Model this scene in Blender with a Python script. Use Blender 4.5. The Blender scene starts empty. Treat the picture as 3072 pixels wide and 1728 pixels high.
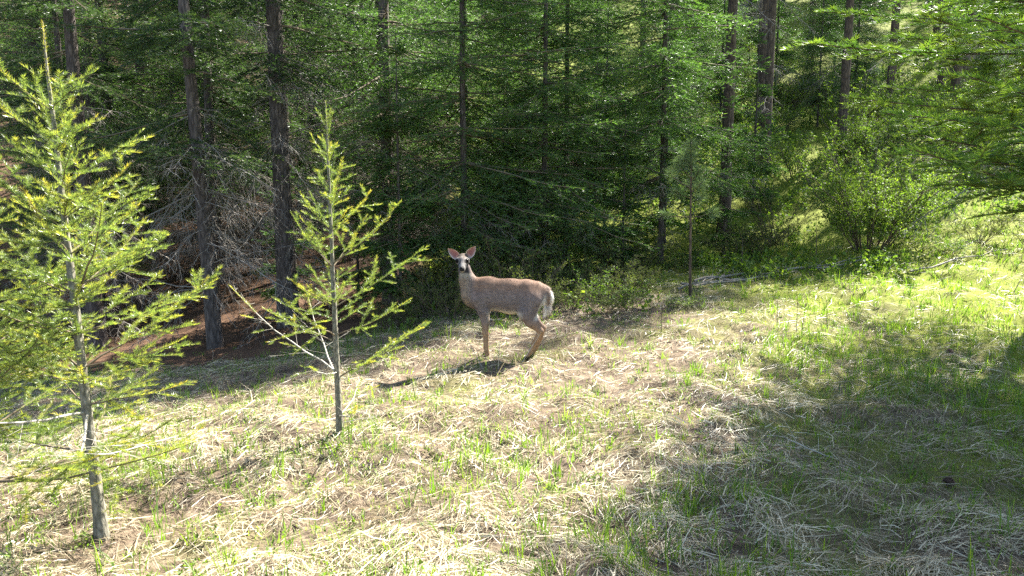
import bpy, math, random
import numpy as np
from mathutils import Vector, Matrix

scene = bpy.context.scene
C = scene.collection

# ------------------------------------------------------------------ camera, sky, sun, exposure
CAM_H = 2.05
PITCH = 8.0
cam_d = bpy.data.cameras.new('camera')
cam_d.sensor_width = 36.0
cam_d.lens = 26.0
cam_d.clip_start = 0.05
cam_d.clip_end = 2000.0
cam = bpy.data.objects.new('camera', cam_d)
C.objects.link(cam)
cam.location = (0, 0, CAM_H)
cam.rotation_euler = (math.radians(90 - PITCH), 0, 0)
scene.camera = cam

SUN_AZ, SUN_EL = math.radians(42), math.radians(47)
world = bpy.data.worlds.new('World')
scene.world = world
world.use_nodes = True
wn = world.node_tree
wn.nodes.clear()
sky = wn.nodes.new('ShaderNodeTexSky')
sky.sky_type = 'NISHITA'
sky.sun_disc = False
sky.sun_elevation = SUN_EL
sky.sun_rotation = SUN_AZ
bg = wn.nodes.new('ShaderNodeBackground')
bg.inputs['Strength'].default_value = 0.075
wo = wn.nodes.new('ShaderNodeOutputWorld')
wn.links.new(sky.outputs['Color'], bg.inputs['Color'])
wn.links.new(bg.outputs['Background'], wo.inputs['Surface'])

sun_d = bpy.data.lights.new('sun', 'SUN')
sun_d.energy = 5.0
sun_d.angle = math.radians(0.53)
sun_d.color = (1.0, 0.96, 0.88)
sun = bpy.data.objects.new('sun', sun_d)
C.objects.link(sun)
SUNV = Vector((math.sin(SUN_AZ) * math.cos(SUN_EL), math.cos(SUN_AZ) * math.cos(SUN_EL), math.sin(SUN_EL)))
sun.rotation_euler = SUNV.to_track_quat('Z', 'Y').to_euler()
sun.location = (20, 20, 40)

vs = scene.view_settings
vs.view_transform = 'Standard'
vs.look = 'None'
vs.exposure = 2.75
vs.gamma = 1.0
vs.use_curve_mapping = False
scene.render.engine = 'CYCLES'
cy = scene.cycles
cy.max_bounces = 6
cy.diffuse_bounces = 3
cy.glossy_bounces = 2
cy.transmission_bounces = 4
cy.use_denoising = False
cy.sample_clamp_indirect = 6.0
cy.caustics_reflective = False
cy.caustics_refractive = False

# ------------------------------------------------------------------ helpers: noise, terrain
def _hash(ix, iy, seed):
    h = (ix.astype(np.int64) * 374761393 + iy.astype(np.int64) * 668265263 + seed * 974634777) & 0xffffffff
    h = ((h ^ (h >> 13)) * 1274126177) & 0xffffffff
    h = h ^ (h >> 16)
    return (h & 0xffff) / 65535.0

def vnoise(x, y, seed=0):
    x = np.asarray(x, float); y = np.asarray(y, float)
    ix = np.floor(x); iy = np.floor(y)
    fx = x - ix; fy = y - iy
    fx = fx * fx * (3 - 2 * fx); fy = fy * fy * (3 - 2 * fy)
    a = _hash(ix, iy, seed); b = _hash(ix + 1, iy, seed)
    c = _hash(ix, iy + 1, seed); d = _hash(ix + 1, iy + 1, seed)
    return a + (b - a) * fx + (c - a) * fy + (a - b - c + d) * fx * fy

def fbm(x, y, seed=0, octv=3):
    s = 0; a = 0.5; t = 0
    for i in range(octv):
        s = s + a * vnoise(x * 2 ** i, y * 2 ** i, seed + i * 17); t += a; a *= 0.5
    return s / t

CTRL = np.array([
    (0, 0, .32), (-3, 3, .08), (3, 3, .15), (0, 4, .04), (-2.5, 4, 0), (2.5, 5, .08), (0, 8.5, 0), (-1.45, 6, 0), (1.5, 8.5, 0.03),
    (-4.7, 11.5, -.55), (-3.5, 12.5, -.38), (-8, 10, -.9), (-6, 7, -.5), (-1.5, 10, -.08), (0, 12, .05), (2.9, 11.9, .25), (4, 13.5, .42),
    (7.2, 11, .47), (5.8, 14.5, .55), (7.7, 13.5, 1.0), (5.2, 18, .9), (1.5, 22, 1.5), (10.4, 24, 3.3), (15.8, 28, 4.4),
    (10.5, 30, 4.6), (-3, 20, .6), (-12, 20, -.2), (-16, 32, 3.2), (20, 20, 3.8), (0, 38, 6), (0, 65, 17), (45, 50, 16), (-45, 50, 11),
    (-30, 0, -3.5), (30, 0, 2.5), (0, -30, .6), (-40, -40, -3), (40, -40, 2), (0, 110, 34), (80, 110, 36), (-80, 110, 28), (90, 0, 8), (-90, 0, -8)], float)

def _tps(r2):
    return np.where(r2 > 1e-9, r2 * np.log(r2 + 1e-12) * 0.5, 0.0)

def _fit():
    X = CTRL[:, :2]; n = len(X)
    K = _tps(((X[:, None] - X[None]) ** 2).sum(-1)) + np.eye(n) * 2.0
    Pm = np.c_[np.ones(n), X]
    A = np.zeros((n + 3, n + 3)); A[:n, :n] = K; A[:n, n:] = Pm; A[n:, :n] = Pm.T
    return np.linalg.solve(A, np.r_[CTRL[:, 2], 0, 0, 0])
_W = _fit()

def Hbase(x, y):
    x = np.asarray(x, float); y = np.asarray(y, float)
    sh = np.broadcast(x, y).shape
    xx = np.broadcast_to(x, sh).ravel(); yy = np.broadcast_to(y, sh).ravel()
    z = _W[-3] + _W[-2] * xx + _W[-1] * yy
    for (cx, cyy, _), w in zip(CTRL, _W[:-3]):
        z = z + w * _tps((xx - cx) ** 2 + (yy - cyy) ** 2)
    return z.reshape(sh)

def H(x, y):
    x = np.asarray(x, float); y = np.asarray(y, float)
    b = Hbase(x, y)
    near = np.exp(-((x / 16.0) ** 2 + ((y - 7) / 16.0) ** 2))
    b = b + (fbm(x * 1.1 + 5, y * 1.1, 3, 2) - .5) * 0.16 * near
    t = fbm(x * 3.4, y * 3.4, 11, 2)
    b = b + (np.clip(t, .25, .8) - .5) * 0.165 * near
    far = 1 - near
    b = b + (fbm(x * .18, y * .18, 21, 3) - .5) * 1.1 * far
    return b

def Hs(x, y):
    return float(H(np.array([x]), np.array([y]))[0])

# ------------------------------------------------------------------ helpers: objects and meshes
def link(o, parent=None):
    C.objects.link(o)
    if parent is not None:
        o.parent = parent
    return o

def mesh_data(name, V, F, mat, attrs=None, smooth=False, cols=None):
    V = np.ascontiguousarray(V, np.float32); F = np.ascontiguousarray(F, np.int32)
    me = bpy.data.meshes.new(name)
    me.vertices.add(len(V)); me.vertices.foreach_set('co', V.ravel())
    me.loops.add(F.size); me.loops.foreach_set('vertex_index', F.ravel())
    k = F.shape[1]
    me.polygons.add(len(F)); me.polygons.foreach_set('loop_start', np.arange(0, F.size, k, dtype=np.int32))
    me.update(calc_edges=True)
    if smooth:
        me.polygons.foreach_set('use_smooth', np.ones(len(F), bool))
    for an, av in (attrs or {}).items():
        a = me.attributes.new(an, 'FLOAT', 'POINT')
        a.data.foreach_set('value', np.ascontiguousarray(av, np.float32))
    if cols is not None:
        a = me.attributes.new('coat', 'FLOAT_COLOR', 'POINT')
        a.data.foreach_set('color', np.ascontiguousarray(np.c_[cols, np.ones(len(cols))], np.float32).ravel())
    me.materials.append(mat)
    return me

def mesh_obj(name, V, F, mat, parent=None, attrs=None, smooth=False, cols=None):
    return link(bpy.data.objects.new(name, mesh_data(name, V, F, mat, attrs, smooth, cols)), parent)

def tag(o, label=None, cat=None, group=None, kind=None):
    if label: o['label'] = label
    if cat: o['category'] = cat
    if group: o['group'] = group
    if kind: o['kind'] = kind
    return o

def thing(name, loc, label, cat, group=None, rotz=0.0):
    o = bpy.data.objects.new(name, None)
    o.empty_display_size = 0.2
    C.objects.link(o)
    o.location = loc; o.rotation_euler = (0, 0, rotz)
    return tag(o, label, cat, group)

def copy_thing(src, loc, rotz=0, scale=1.0, label=None, group=None, lean=(0, 0)):
    r = src.copy(); C.objects.link(r)
    r.location = loc; r.rotation_euler = (lean[0], lean[1], rotz)
    r.scale = (scale, scale, scale) if not isinstance(scale, tuple) else scale
    if label: r['label'] = label
    if group: r['group'] = group
    for ch in src.children:
        c = ch.copy(); C.objects.link(c); c.parent = r
        for g in ch.children:
            d = g.copy(); C.objects.link(d); d.parent = c
    return r

def cat_parts(parts):
    """join (V,F[,attr]) tuples into one"""
    Vs, Fs, As, n = [], [], [], 0
    for p in parts:
        Vs.append(p[0]); Fs.append(p[1] + n); n += len(p[0])
        if len(p) > 2: As.append(p[2])
    return np.concatenate(Vs), np.concatenate(Fs), (np.concatenate(As) if As else None)

def unit(v):
    return v / (np.linalg.norm(v, axis=-1, keepdims=True) + 1e-9)

def tubes(P, R, sides=5, cap=False):
    """batch of tubes. P (n,k,3), R (n,k) -> V, F(tri)"""
    P = np.asarray(P, float); R = np.asarray(R, float)
    n, k, _ = P.shape
    T = np.empty_like(P)
    T[:, 1:-1] = P[:, 2:] - P[:, :-2]; T[:, 0] = P[:, 1] - P[:, 0]; T[:, -1] = P[:, -1] - P[:, -2]
    T = unit(T)
    mean = unit(T.mean(1))
    ref = np.where(np.abs(mean[:, 2:3]) < .8, np.array([[0, 0, 1.]]), np.array([[1., 0, 0]]))
    B1 = unit(np.cross(T, ref[:, None, :])); B2 = np.cross(B1, T)
    a = np.linspace(0, 2 * np.pi, sides, endpoint=False)
    V = P[:, :, None, :] + R[:, :, None, None] * (np.cos(a)[None, None, :, None] * B1[:, :, None, :] + np.sin(a)[None, None, :, None] * B2[:, :, None, :])
    V = V.reshape(-1, 3)
    base = (np.arange(n) * k * sides)[:, None, None]
    i = np.arange(k - 1)[None, :, None] * sides
    j = np.arange(sides)[None, None, :]; j2 = (j + 1) % sides
    q0 = base + i + j; q1 = base + i + j2; q2 = q1 + sides; q3 = q0 + sides
    F = np.concatenate([np.stack([q0, q1, q2], -1).reshape(-1, 3), np.stack([q0, q2, q3], -1).reshape(-1, 3)])
    return V, F

def sample_poly(P, idx, u):
    """point and tangent at u on polylines P[idx]"""
    k = P.shape[1]
    s = np.clip(u, 0, .9999) * (k - 1); i = s.astype(int); f = (s - i)[:, None]
    a = P[idx, i]; b = P[idx, i + 1]
    return a + (b - a) * f, unit(b - a)

def plen(P):
    return np.linalg.norm(np.diff(P, axis=1), axis=-1).sum(1)

def grow(P0, D, L, k, rng, sag=0.0, lift=0.0, wob=0.05):
    """polylines from P0 along D with length L; sag bends down in the middle, lift raises the tip"""
    n = len(P0); t = np.linspace(0, 1, k)[None, :, None]
    L = np.asarray(L).reshape(n, 1, 1)
    P = P0[:, None] + D[:, None] * L * t
    P[:, :, 2] += (L[:, :, 0] * (-np.asarray(sag).reshape(-1, 1) * t[:, :, 0] ** 1.6 + np.asarray(lift).reshape(-1, 1) * t[:, :, 0] ** 3))
    w = rng.normal(0, 1, (n, k, 3)) * wob * L / k
    w[:, 0] = 0
    return P + np.cumsum(w, axis=1)

def side_twigs(P, spacing, t0, t1, ang, lenf, rng, droop=0.0, k=4, flat=0.25, wob=.06, lmin=.03, sag=0.0):
    """twigs left and right of each polyline; lenf(parent_len, t)"""
    L = plen(P)
    m = np.maximum(2, (L * (t1 - t0) / spacing).astype(int))
    idx = np.repeat(np.arange(len(P)), m)
    start = np.cumsum(m) - m
    j = np.arange(len(idx)) - start[idx]
    t = t0 + (t1 - t0) * (j + rng.random(len(idx)) * .8) / m[idx]
    p, T = sample_poly(P, idx, t)
    side = np.where(j % 2 == 0, 1.0, -1.0)[:, None]
    S = unit(np.cross(T, np.array([[0, 0, 1.]]) + rng.normal(0, .12, (len(idx), 3))))
    U = np.cross(S, T)
    a = np.radians(rng.normal(ang, 9, len(idx)))[:, None]
    roll = rng.normal(0, flat, len(idx))[:, None]
    D = unit(T * np.cos(a) + (S * side * np.cos(roll) + U * np.sin(roll)) * np.sin(a))
    D[:, 2] -= droop; D = unit(D)
    ln = np.maximum(lmin, lenf(L[idx], t) * rng.uniform(.6, 1.2, len(idx)))
    return grow(p, D, ln, k, rng, sag=sag, wob=wob), t, idx

def needles(P, spacing, length, width, rng, tmin=0.0, flat=.6, alpha=58, diamond=False, tip=True, tint_lift=0.0, lj=.25):
    """needle faces along polylines P"""
    L = plen(P)
    cnt = np.maximum(3, (L * (1 - tmin) / spacing).astype(int))
    idx = np.repeat(np.arange(len(P)), cnt)
    N = len(idx)
    u = tmin + (1 - tmin) * rng.random(N)
    p, T = sample_poly(P, idx, u)
    S = unit(np.cross(T, np.array([[0.05, 0, 1.]]))); U = np.cross(S, T)
    phi = np.where(rng.random(N) < .5, 0, np.pi) + rng.normal(0, 1.3 * (1 - flat) + .25, N)
    a = np.radians(rng.normal(alpha, 11, N)) * (1 - .45 * np.clip((u - .8) / .2, 0, 1))
    D = T * np.cos(a)[:, None] + (S * np.cos(phi)[:, None] + U * (np.abs(np.sin(phi)) * .9 - .1)[:, None]) * np.sin(a)[:, None]
    D = unit(D + rng.normal(0, .07, (N, 3)))
    ln = length * rng.uniform(1 - lj, 1 + lj, N)[:, None]
    W = unit(np.cross(D, rng.normal(0, 1, (N, 3)))) * (width * .5)
    tw = rng.random(len(P))
    tint = np.clip(tw[idx] * .45 + tint_lift + .35 * np.clip((u - .45) / .55, 0, 1) + rng.normal(0, .1, N), 0, 1)
    if diamond:
        V = np.stack([p, p + D * ln * .45 + W, p + D * ln, p + D * ln * .45 - W], 1).reshape(-1, 3)
        b = np.arange(N)[:, None] * 4
        F = np.concatenate([b + [[0, 1, 2]], b + [[0, 2, 3]]])
        A = np.repeat(tint, 4)
    else:
        V = np.stack([p - W, p + W, p + D * ln], 1).reshape(-1, 3)
        F = np.arange(N)[:, None] * 3 + [[0, 1, 2]]
        A = np.repeat(tint, 3)
    return V, F, A

def leaves(P, spacing, length, width, rng, tmin=0.2, tint_lift=0.0):
    """broad leaves, four-cornered with a folded midrib"""
    L = plen(P)
    cnt = np.maximum(2, (L * (1 - tmin) / spacing).astype(int))
    idx = np.repeat(np.arange(len(P)), cnt); N = len(idx)
    u = tmin + (1 - tmin) * rng.random(N)
    p, T = sample_poly(P, idx, u)
    D = unit(T * .5 + rng.normal(0, .6, (N, 3)) + np.array([0, 0, .12]))
    nrm = unit(np.array([[0, 0, 1.]]) + rng.normal(0, .5, (N, 3)))
    W = unit(np.cross(D, nrm)); nrm = np.cross(W, D)
    ln = length * rng.uniform(.55, 1.25, N)[:, None]; w = width * .5 * rng.uniform(.7, 1.2, N)[:, None]
    p = p + D * .006
    V = np.stack([p, p + D * ln * .45 + W * w + nrm * w * .3, p + D * ln - nrm * w * .25, p + D * ln * .45 - W * w + nrm * w * .3], 1).reshape(-1, 3)
    b = np.arange(N)[:, None] * 4
    F = np.concatenate([b + [[0, 1, 2]], b + [[0, 2, 3]]])
    tw = rng.random(len(P))
    A = np.repeat(np.clip(tw[idx] * .5 + tint_lift + .3 * u + rng.normal(0, .12, N), 0, 1), 4)
    return V, F, A

# ------------------------------------------------------------------ materials
def new_mat(name):
    m = bpy.data.materials.new(name); m.use_nodes = True
    nt = m.node_tree
    for n in list(nt.nodes):
        if n.type != 'OUTPUT_MATERIAL': nt.nodes.remove(n)
    return m, nt, nt.nodes['Material Output']

def node(nt, typ, **kw):
    n = nt.nodes.new(typ)
    for k, v in kw.items():
        if k in n.inputs: n.inputs[k].default_value = v
        else: setattr(n, k, v)
    return n

def ramp(nt, src, stops):
    r = nt.nodes.new('ShaderNodeValToRGB')
    el = r.color_ramp.elements
    while len(el) < len(stops): el.new(.5)
    for e, (p, c) in zip(el, stops):
        e.position = p; e.color = (*c, 1)
    nt.links.new(src, r.inputs['Fac'])
    return r.outputs['Color']

def foliage_mat(name, stops, transl=.4, trans_gain=(1.5, 1.7, .8), rough=.45, spec=.4):
    m, nt, out = new_mat(name)
    at = node(nt, 'ShaderNodeAttribute', attribute_name='tint')
    oi = node(nt, 'ShaderNodeObjectInfo')
    mad = node(nt, 'ShaderNodeMath', operation='MULTIPLY_ADD'); mad.inputs[1].default_value = .34
    nt.links.new(oi.outputs['Random'], mad.inputs[0]); nt.links.new(at.outputs['Fac'], mad.inputs[2])
    sub = node(nt, 'ShaderNodeMath', operation='SUBTRACT'); sub.inputs[1].default_value = .17
    nt.links.new(mad.outputs[0], sub.inputs[0])
    col = ramp(nt, sub.outputs[0], stops)
    pb = node(nt, 'ShaderNodeBsdfPrincipled', Roughness=rough)
    pb.inputs['Specular IOR Level'].default_value = spec
    nt.links.new(col, pb.inputs['Base Color'])
    mul = node(nt, 'ShaderNodeMix', data_type='RGBA', blend_type='MULTIPLY')
    mul.inputs[0].default_value = 1; mul.inputs[7].default_value = (*trans_gain, 1)
    nt.links.new(col, mul.inputs[6])
    tr = node(nt, 'ShaderNodeBsdfTranslucent')
    nt.links.new(mul.outputs[2], tr.inputs['Color'])
    mx = node(nt, 'ShaderNodeMixShader'); mx.inputs[0].default_value = transl
    nt.links.new(pb.outputs[0], mx.inputs[1]); nt.links.new(tr.outputs[0], mx.inputs[2])
    nt.links.new(mx.outputs[0], out.inputs['Surface'])
    return m

def bark_mat(name, dark, light, scale=18, zs=.22, bump=.6):
    m, nt, out = new_mat(name)
    tc = node(nt, 'ShaderNodeTexCoord')
    mp = node(nt, 'ShaderNodeMapping'); mp.inputs['Scale'].default_value = (1, 1, zs)
    nt.links.new(tc.outputs['Object'], mp.inputs['Vector'])
    vo = node(nt, 'ShaderNodeTexVoronoi', feature='DISTANCE_TO_EDGE', Scale=scale)
    nt.links.new(mp.outputs[0], vo.inputs['Vector'])
    no = node(nt, 'ShaderNodeTexNoise', Scale=scale * 1.7, Detail=6.0, Roughness=.65)
    nt.links.new(mp.outputs[0], no.inputs['Vector'])
    mu = node(nt, 'ShaderNodeMath', operation='MULTIPLY_ADD'); mu.inputs[1].default_value = 1.3
    nt.links.new(vo.outputs['Distance'], mu.inputs[0]); nt.links.new(no.outputs['Fac'], mu.inputs[2])
    col = ramp(nt, mu.outputs[0], [(.3, dark), (.62, tuple((a + b) / 2 for a, b in zip(dark, light))), (.9, light)])
    bp = node(nt, 'ShaderNodeBump', Strength=bump, Distance=.03)
    nt.links.new(mu.outputs[0], bp.inputs['Height'])
    pb = node(nt, 'ShaderNodeBsdfPrincipled', Roughness=.9)
    pb.inputs['Specular IOR Level'].default_value = .2
    nt.links.new(col, pb.inputs['Base Color']); nt.links.new(bp.outputs[0], pb.inputs['Normal'])
    nt.links.new(pb.outputs[0], out.inputs['Surface'])
    return m

def plain_mat(name, colour, rough=.7, spec=.3, var=None):
    m, nt, out = new_mat(name)
    pb = node(nt, 'ShaderNodeBsdfPrincipled', Roughness=rough)
    pb.inputs['Specular IOR Level'].default_value = spec
    if var:
        tc = node(nt, 'ShaderNodeTexCoord')
        no = node(nt, 'ShaderNodeTexNoise', Scale=var[0], Detail=4.0)
        nt.links.new(tc.outputs['Object'], no.inputs['Vector'])
        nt.links.new(ramp(nt, no.outputs['Fac'], [(.3, colour), (.7, var[1])]), pb.inputs['Base Color'])
    else:
        pb.inputs['Base Color'].default_value = (*colour, 1)
    nt.links.new(pb.outputs[0], out.inputs['Surface'])
    return m

M = {}
M['sapling'] = foliage_mat('sapling_needles', [(0, (.075, .115, .04)), (.4, (.14, .195, .055)), (.75, (.24, .27, .06)), (1, (.34, .29, .055))], .5, (1.6, 1.6, .75), .35, .6)
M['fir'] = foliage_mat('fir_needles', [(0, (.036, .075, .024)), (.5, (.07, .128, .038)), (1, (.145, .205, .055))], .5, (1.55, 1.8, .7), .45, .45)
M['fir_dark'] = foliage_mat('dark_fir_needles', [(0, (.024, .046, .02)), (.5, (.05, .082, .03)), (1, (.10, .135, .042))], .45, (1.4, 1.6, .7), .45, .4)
M['fir_near'] = foliage_mat('near_fir_needles', [(0, (.04, .085, .022)), (.5, (.075, .135, .03)), (1, (.17, .22, .04))], .45, (1.5, 1.7, .6), .45, .35)
M['pine'] = foliage_mat('pine_needles', [(0, (.08, .12, .06)), (.6, (.13, .18, .09)), (1, (.19, .24, .12))], .35, (1.3, 1.5, .8), .35, .6)
M['shrub'] = foliage_mat('shrub_leaves', [(0, (.05, .09, .025)), (.5, (.09, .15, .03)), (1, (.18, .23, .05))], .45, (1.6, 1.7, .5), .6, .25)
M['dull_shrub'] = foliage_mat('dull_shrub_leaves', [(0, (.07, .07, .03)), (.5, (.09, .125, .03)), (1, (.15, .17, .05))], .35, (1.5, 1.6, .6), .7, .15)
M['grass'] = foliage_mat('green_grass_blades', [(0, (.05, .10, .02)), (.5, (.12, .19, .028)), (1, (.25, .29, .05))], .5, (1.5, 1.7, .5), .4, .4)
M['straw'] = foliage_mat('dry_grass_blades', [(0, (.13, .095, .06)), (.3, (.33, .27, .17)), (.65, (.54, .475, .32)), (1, (.70, .645, .48))], .25, (1, .95, .8), .45, .45)
M['bark'] = bark_mat('fir_bark', (.02, .016, .014), (.11, .09, .078))
M['young_bark'] = bark_mat('sapling_bark', (.06, .055, .04), (.24, .22, .17), 40, .35, .35)
M['red_bark'] = bark_mat('pine_bark', (.025, .018, .015), (.13, .09, .065), 14, .25, .7)
M['dead'] = plain_mat('dead_twig_wood', (.10, .085, .07), .85, .2, (3.0, (.30, .27, .23)))
M['twig'] = plain_mat('live_twig_wood', (.09, .07, .045), .8, .2, (6.0, (.19, .15, .10)))
M['pale_twig'] = plain_mat('pale_bare_twig', (.24, .22, .18), .7, .3, (6.0, (.40, .37, .31)))
M['stem'] = plain_mat('shrub_stem', (.06, .045, .035), .85, .2, (5.0, (.14, .10, .075)))

def ground_mat():
    m, nt, out = new_mat('forest_floor')
    tc = node(nt, 'ShaderNodeTexCoord')
    n1 = node(nt, 'ShaderNodeTexNoise', Scale=9.0, Detail=8.0, Roughness=.7)
    n2 = node(nt, 'ShaderNodeTexNoise', Scale=.9, Detail=5.0, Roughness=.6)
    n3 = node(nt, 'ShaderNodeTexNoise', Scale=60.0, Detail=6.0, Roughness=.75)
    for n in (n1, n2, n3): nt.links.new(tc.outputs['Object'], n.inputs['Vector'])
    thatch = ramp(nt, n1.outputs['Fac'], [(.3, (.04, .028, .02)), (.52, (.13, .095, .065)), (.75, (.30, .24, .16))])
    green = ramp(nt, n3.outputs['Fac'], [(.3, (.055, .075, .01)), (.7, (.21, .235, .022))])
    litter = ramp(nt, n3.outputs['Fac'], [(.3, (.035, .02, .013)), (.55, (.10, .056, .032)), (.75, (.22, .135, .08))])
    at = node(nt, 'ShaderNodeAttribute', attribute_name='green')
    al = node(nt, 'ShaderNodeAttribute', attribute_name='litter')
    def mask(attr, nz, gain):
        s = node(nt, 'ShaderNodeMath', operation='MULTIPLY_ADD'); s.inputs[1].default_value = gain; 
        nt.links.new(nz.outputs['Fac'], s.inputs[0]); nt.links.new(attr.outputs['Fac'], s.inputs[2])
        mr = node(nt, 'ShaderNodeMapRange'); mr.inputs[1].default_value = .5 * gain + .3; mr.inputs[2].default_value = .5 * gain + .7
        nt.links.new(s.outputs[0], mr.inputs[0])
        return mr.outputs[0]
    x1 = node(nt, 'ShaderNodeMix', data_type='RGBA'); nt.links.new(mask(at, n2, 1.2), x1.inputs[0])
    nt.links.new(thatch, x1.inputs[6]); nt.links.new(green, x1.inputs[7])
    x2 = node(nt, 'ShaderNodeMix', data_type='RGBA'); nt.links.new(mask(al, n2, .5), x2.inputs[0])
    nt.links.new(x1.outputs[2], x2.inputs[6]); nt.links.new(litter, x2.inputs[7])
    bp = node(nt, 'ShaderNodeBump', Strength=.7, Distance=.04)
    nt.links.new(n3.outputs['Fac'], bp.inputs['Height'])
    pb = node(nt, 'ShaderNodeBsdfPrincipled', Roughness=.95); pb.inputs['Specular IOR Level'].default_value = .15
    nt.links.new(x2.outputs[2], pb.inputs['Base Color']); nt.links.new(bp.outputs[0], pb.inputs['Normal'])
    nt.links.new(pb.outputs[0], out.inputs['Surface'])
    return m
M['ground'] = ground_mat()

# ------------------------------------------------------------------ ground sheet
def litter_at(x, y):
    """how far the ground is bare needle litter: the floor of the dense stand on the left"""
    return np.clip((-x - 1.2 - .35 * (12 - y) * (y < 12)) / 1.5, 0, 1) * np.clip((y - 9.2 + .1 * x) / 1.2, 0, 1)

def green_at(x, y):
    g = .25 + .5 * np.clip((x - 1.0) / 5, 0, 1) + .6 * np.clip((y - 12) / 5, 0, 1)
    return np.clip(g, 0, 1)

def axis(a, b, mid0, mid1, fine, grow_=1.12):
    xs = list(np.arange(mid0, mid1, fine))
    s = fine
    v = xs[-1]
    while v < b: s *= grow_; v += s; xs.append(v)
    s = fine; v = xs[0]; lo = []
    while v > a: s *= grow_; v -= s; lo.append(v)
    return np.array(lo[::-1] + xs)
gx = axis(-400, 400, -7.0, 8.5, .075); gy = axis(-300, 600, 2.2, 15.0, .075)
GX, GY = np.meshgrid(gx, gy)
GZ = H(GX, GY)
nx, ny = len(gx), len(gy)
i = (np.arange(ny - 1)[:, None] * nx + np.arange(nx - 1)[None]).ravel()
gF = np.stack([i, i + 1, i + nx + 1, i + nx], 1)
g = mesh_obj('ground', np.stack([GX, GY, GZ], -1).reshape(-1, 3), gF, M['ground'], None,
             {'litter': litter_at(GX, GY).ravel(), 'green': green_at(GX, GY).ravel()}, True)
tag(g, 'grassy forest clearing sloping up into the wooded hillside', 'ground', None, 'structure')

# ------------------------------------------------------------------ grass
def ribbons(P, W, wdir):
    """P (n,k,3), W (n,k) half widths (last = 0): flat blades"""
    n, k, _ = P.shape
    Lf = P[:, :-1] - wdir[:, None] * W[:, :-1, None]; Rt = P[:, :-1] + wdir[:, None] * W[:, :-1, None]
    V = np.concatenate([np.stack([Lf, Rt], 2).reshape(n, -1, 3), P[:, -1:]], 1)
    m = 2 * (k - 1) + 1
    f = []
    for s in range(k - 2):
        a = 2 * s
        f += [[a, a + 1, a + 3], [a, a + 3, a + 2]]
    f += [[2 * (k - 2), 2 * (k - 2) + 1, m - 1]]
    F = (np.arange(n)[:, None, None] * m + np.array(f)[None]).reshape(-1, 3)
    return V.reshape(-1, 3), F, m

def scatter(n, rng, xr, yr, falloff=True):
    """ground points; density thins with distance from the clearing's near edge"""
    y = yr[0] * (yr[1] / yr[0]) ** (rng.random(n) ** .86) if falloff else rng.uniform(*yr, n)
    x = rng.uniform(-1, 1, n)
    x = np.where(x < 0, -x * (xr[0] * y / 5 - .6), x * (xr[1] * y / 5 + .6)) if falloff else rng.uniform(xr[0], xr[1], n)
    return x, y

def dry_grass():
    rng = np.random.default_rng(5)
    N = 150000
    x, y = scatter(N, rng, (-4.0, 4.2), (2.9, 15))
    keep = (litter_at(x, y) < .5) & (vnoise(x * 2.3, y * 2.3, 40) > .10) & ((fbm(x * 3.4, y * 3.4, 11, 2) > .38) | (rng.random(N) < .25)) & (rng.random(N) > .55 * np.clip((x - 1.5) / 4, 0, 1) * (y > 6))
    keep &= rng.random(N) < np.clip(1.35 - (y - 10) * .14, .25, 1)
    x, y = x[keep], y[keep]; n = len(x)
    th = (fbm(x * .8, y * .8, 60, 2) * 2.2 + vnoise(x * 2.6, y * 2.6, 61) * 1.4) * 2 * np.pi * .55 + rng.normal(0, .8, n)
    ln = rng.gamma(3, .041, n).clip(.035, .36) * (1 + .05 * np.clip(y - 5, 0, 7))
    up = rng.random(n) < .05
    rise = np.where(up, rng.uniform(.3, .9, n), rng.gamma(1.4, .04, n).clip(0, .35))
    k = 3; t = np.linspace(0, 1, k)[None]
    bend = rng.normal(0, .55, n)
    ang = th[:, None] + bend[:, None] * t
    hx = np.cos(ang); hy = np.sin(ang)
    horiz = np.sqrt(np.clip(1 - rise ** 2, .1, 1))
    X = x[:, None] + hx * ln[:, None] * t * horiz[:, None]; Y = y[:, None] + hy * ln[:, None] * t * horiz[:, None]
    prof = np.where(up[:, None], t, np.sin(np.pi * t ** .8) * .8 + .15 * t)
    Z = H(X, Y) + ln[:, None] * rise[:, None] * prof + rng.uniform(-.004, .035, n)[:, None]
    P = np.stack([X, Y, Z], -1)
    w = rng.gamma(3, .00055, n).clip(.0006, .0040) * (1 + .05 * np.clip(y - 4, 0, 8))
    W = w[:, None] * np.array([1, .9, 0])[None]
    roll = rng.uniform(-.9, .9, n)
    wd = unit(np.stack([-np.sin(th) * np.cos(roll), np.cos(th) * np.cos(roll), np.sin(roll)], -1))
    V, F, m = ribbons(P, W, wd)
    patch = fbm(x * 1.3, y * 1.3, 77, 2)
    tint = np.clip(rng.beta(2.2, 1.6, n) * .75 + (patch - .45) * .9, 0, 1)
    o = mesh_obj('dry_grass', V, F, M['straw'], None, {'tint': np.repeat(tint, m)})
    tag(o, 'matted pale dry grass lying flat across the sunlit clearing', 'dry grass', None, 'stuff')

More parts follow.
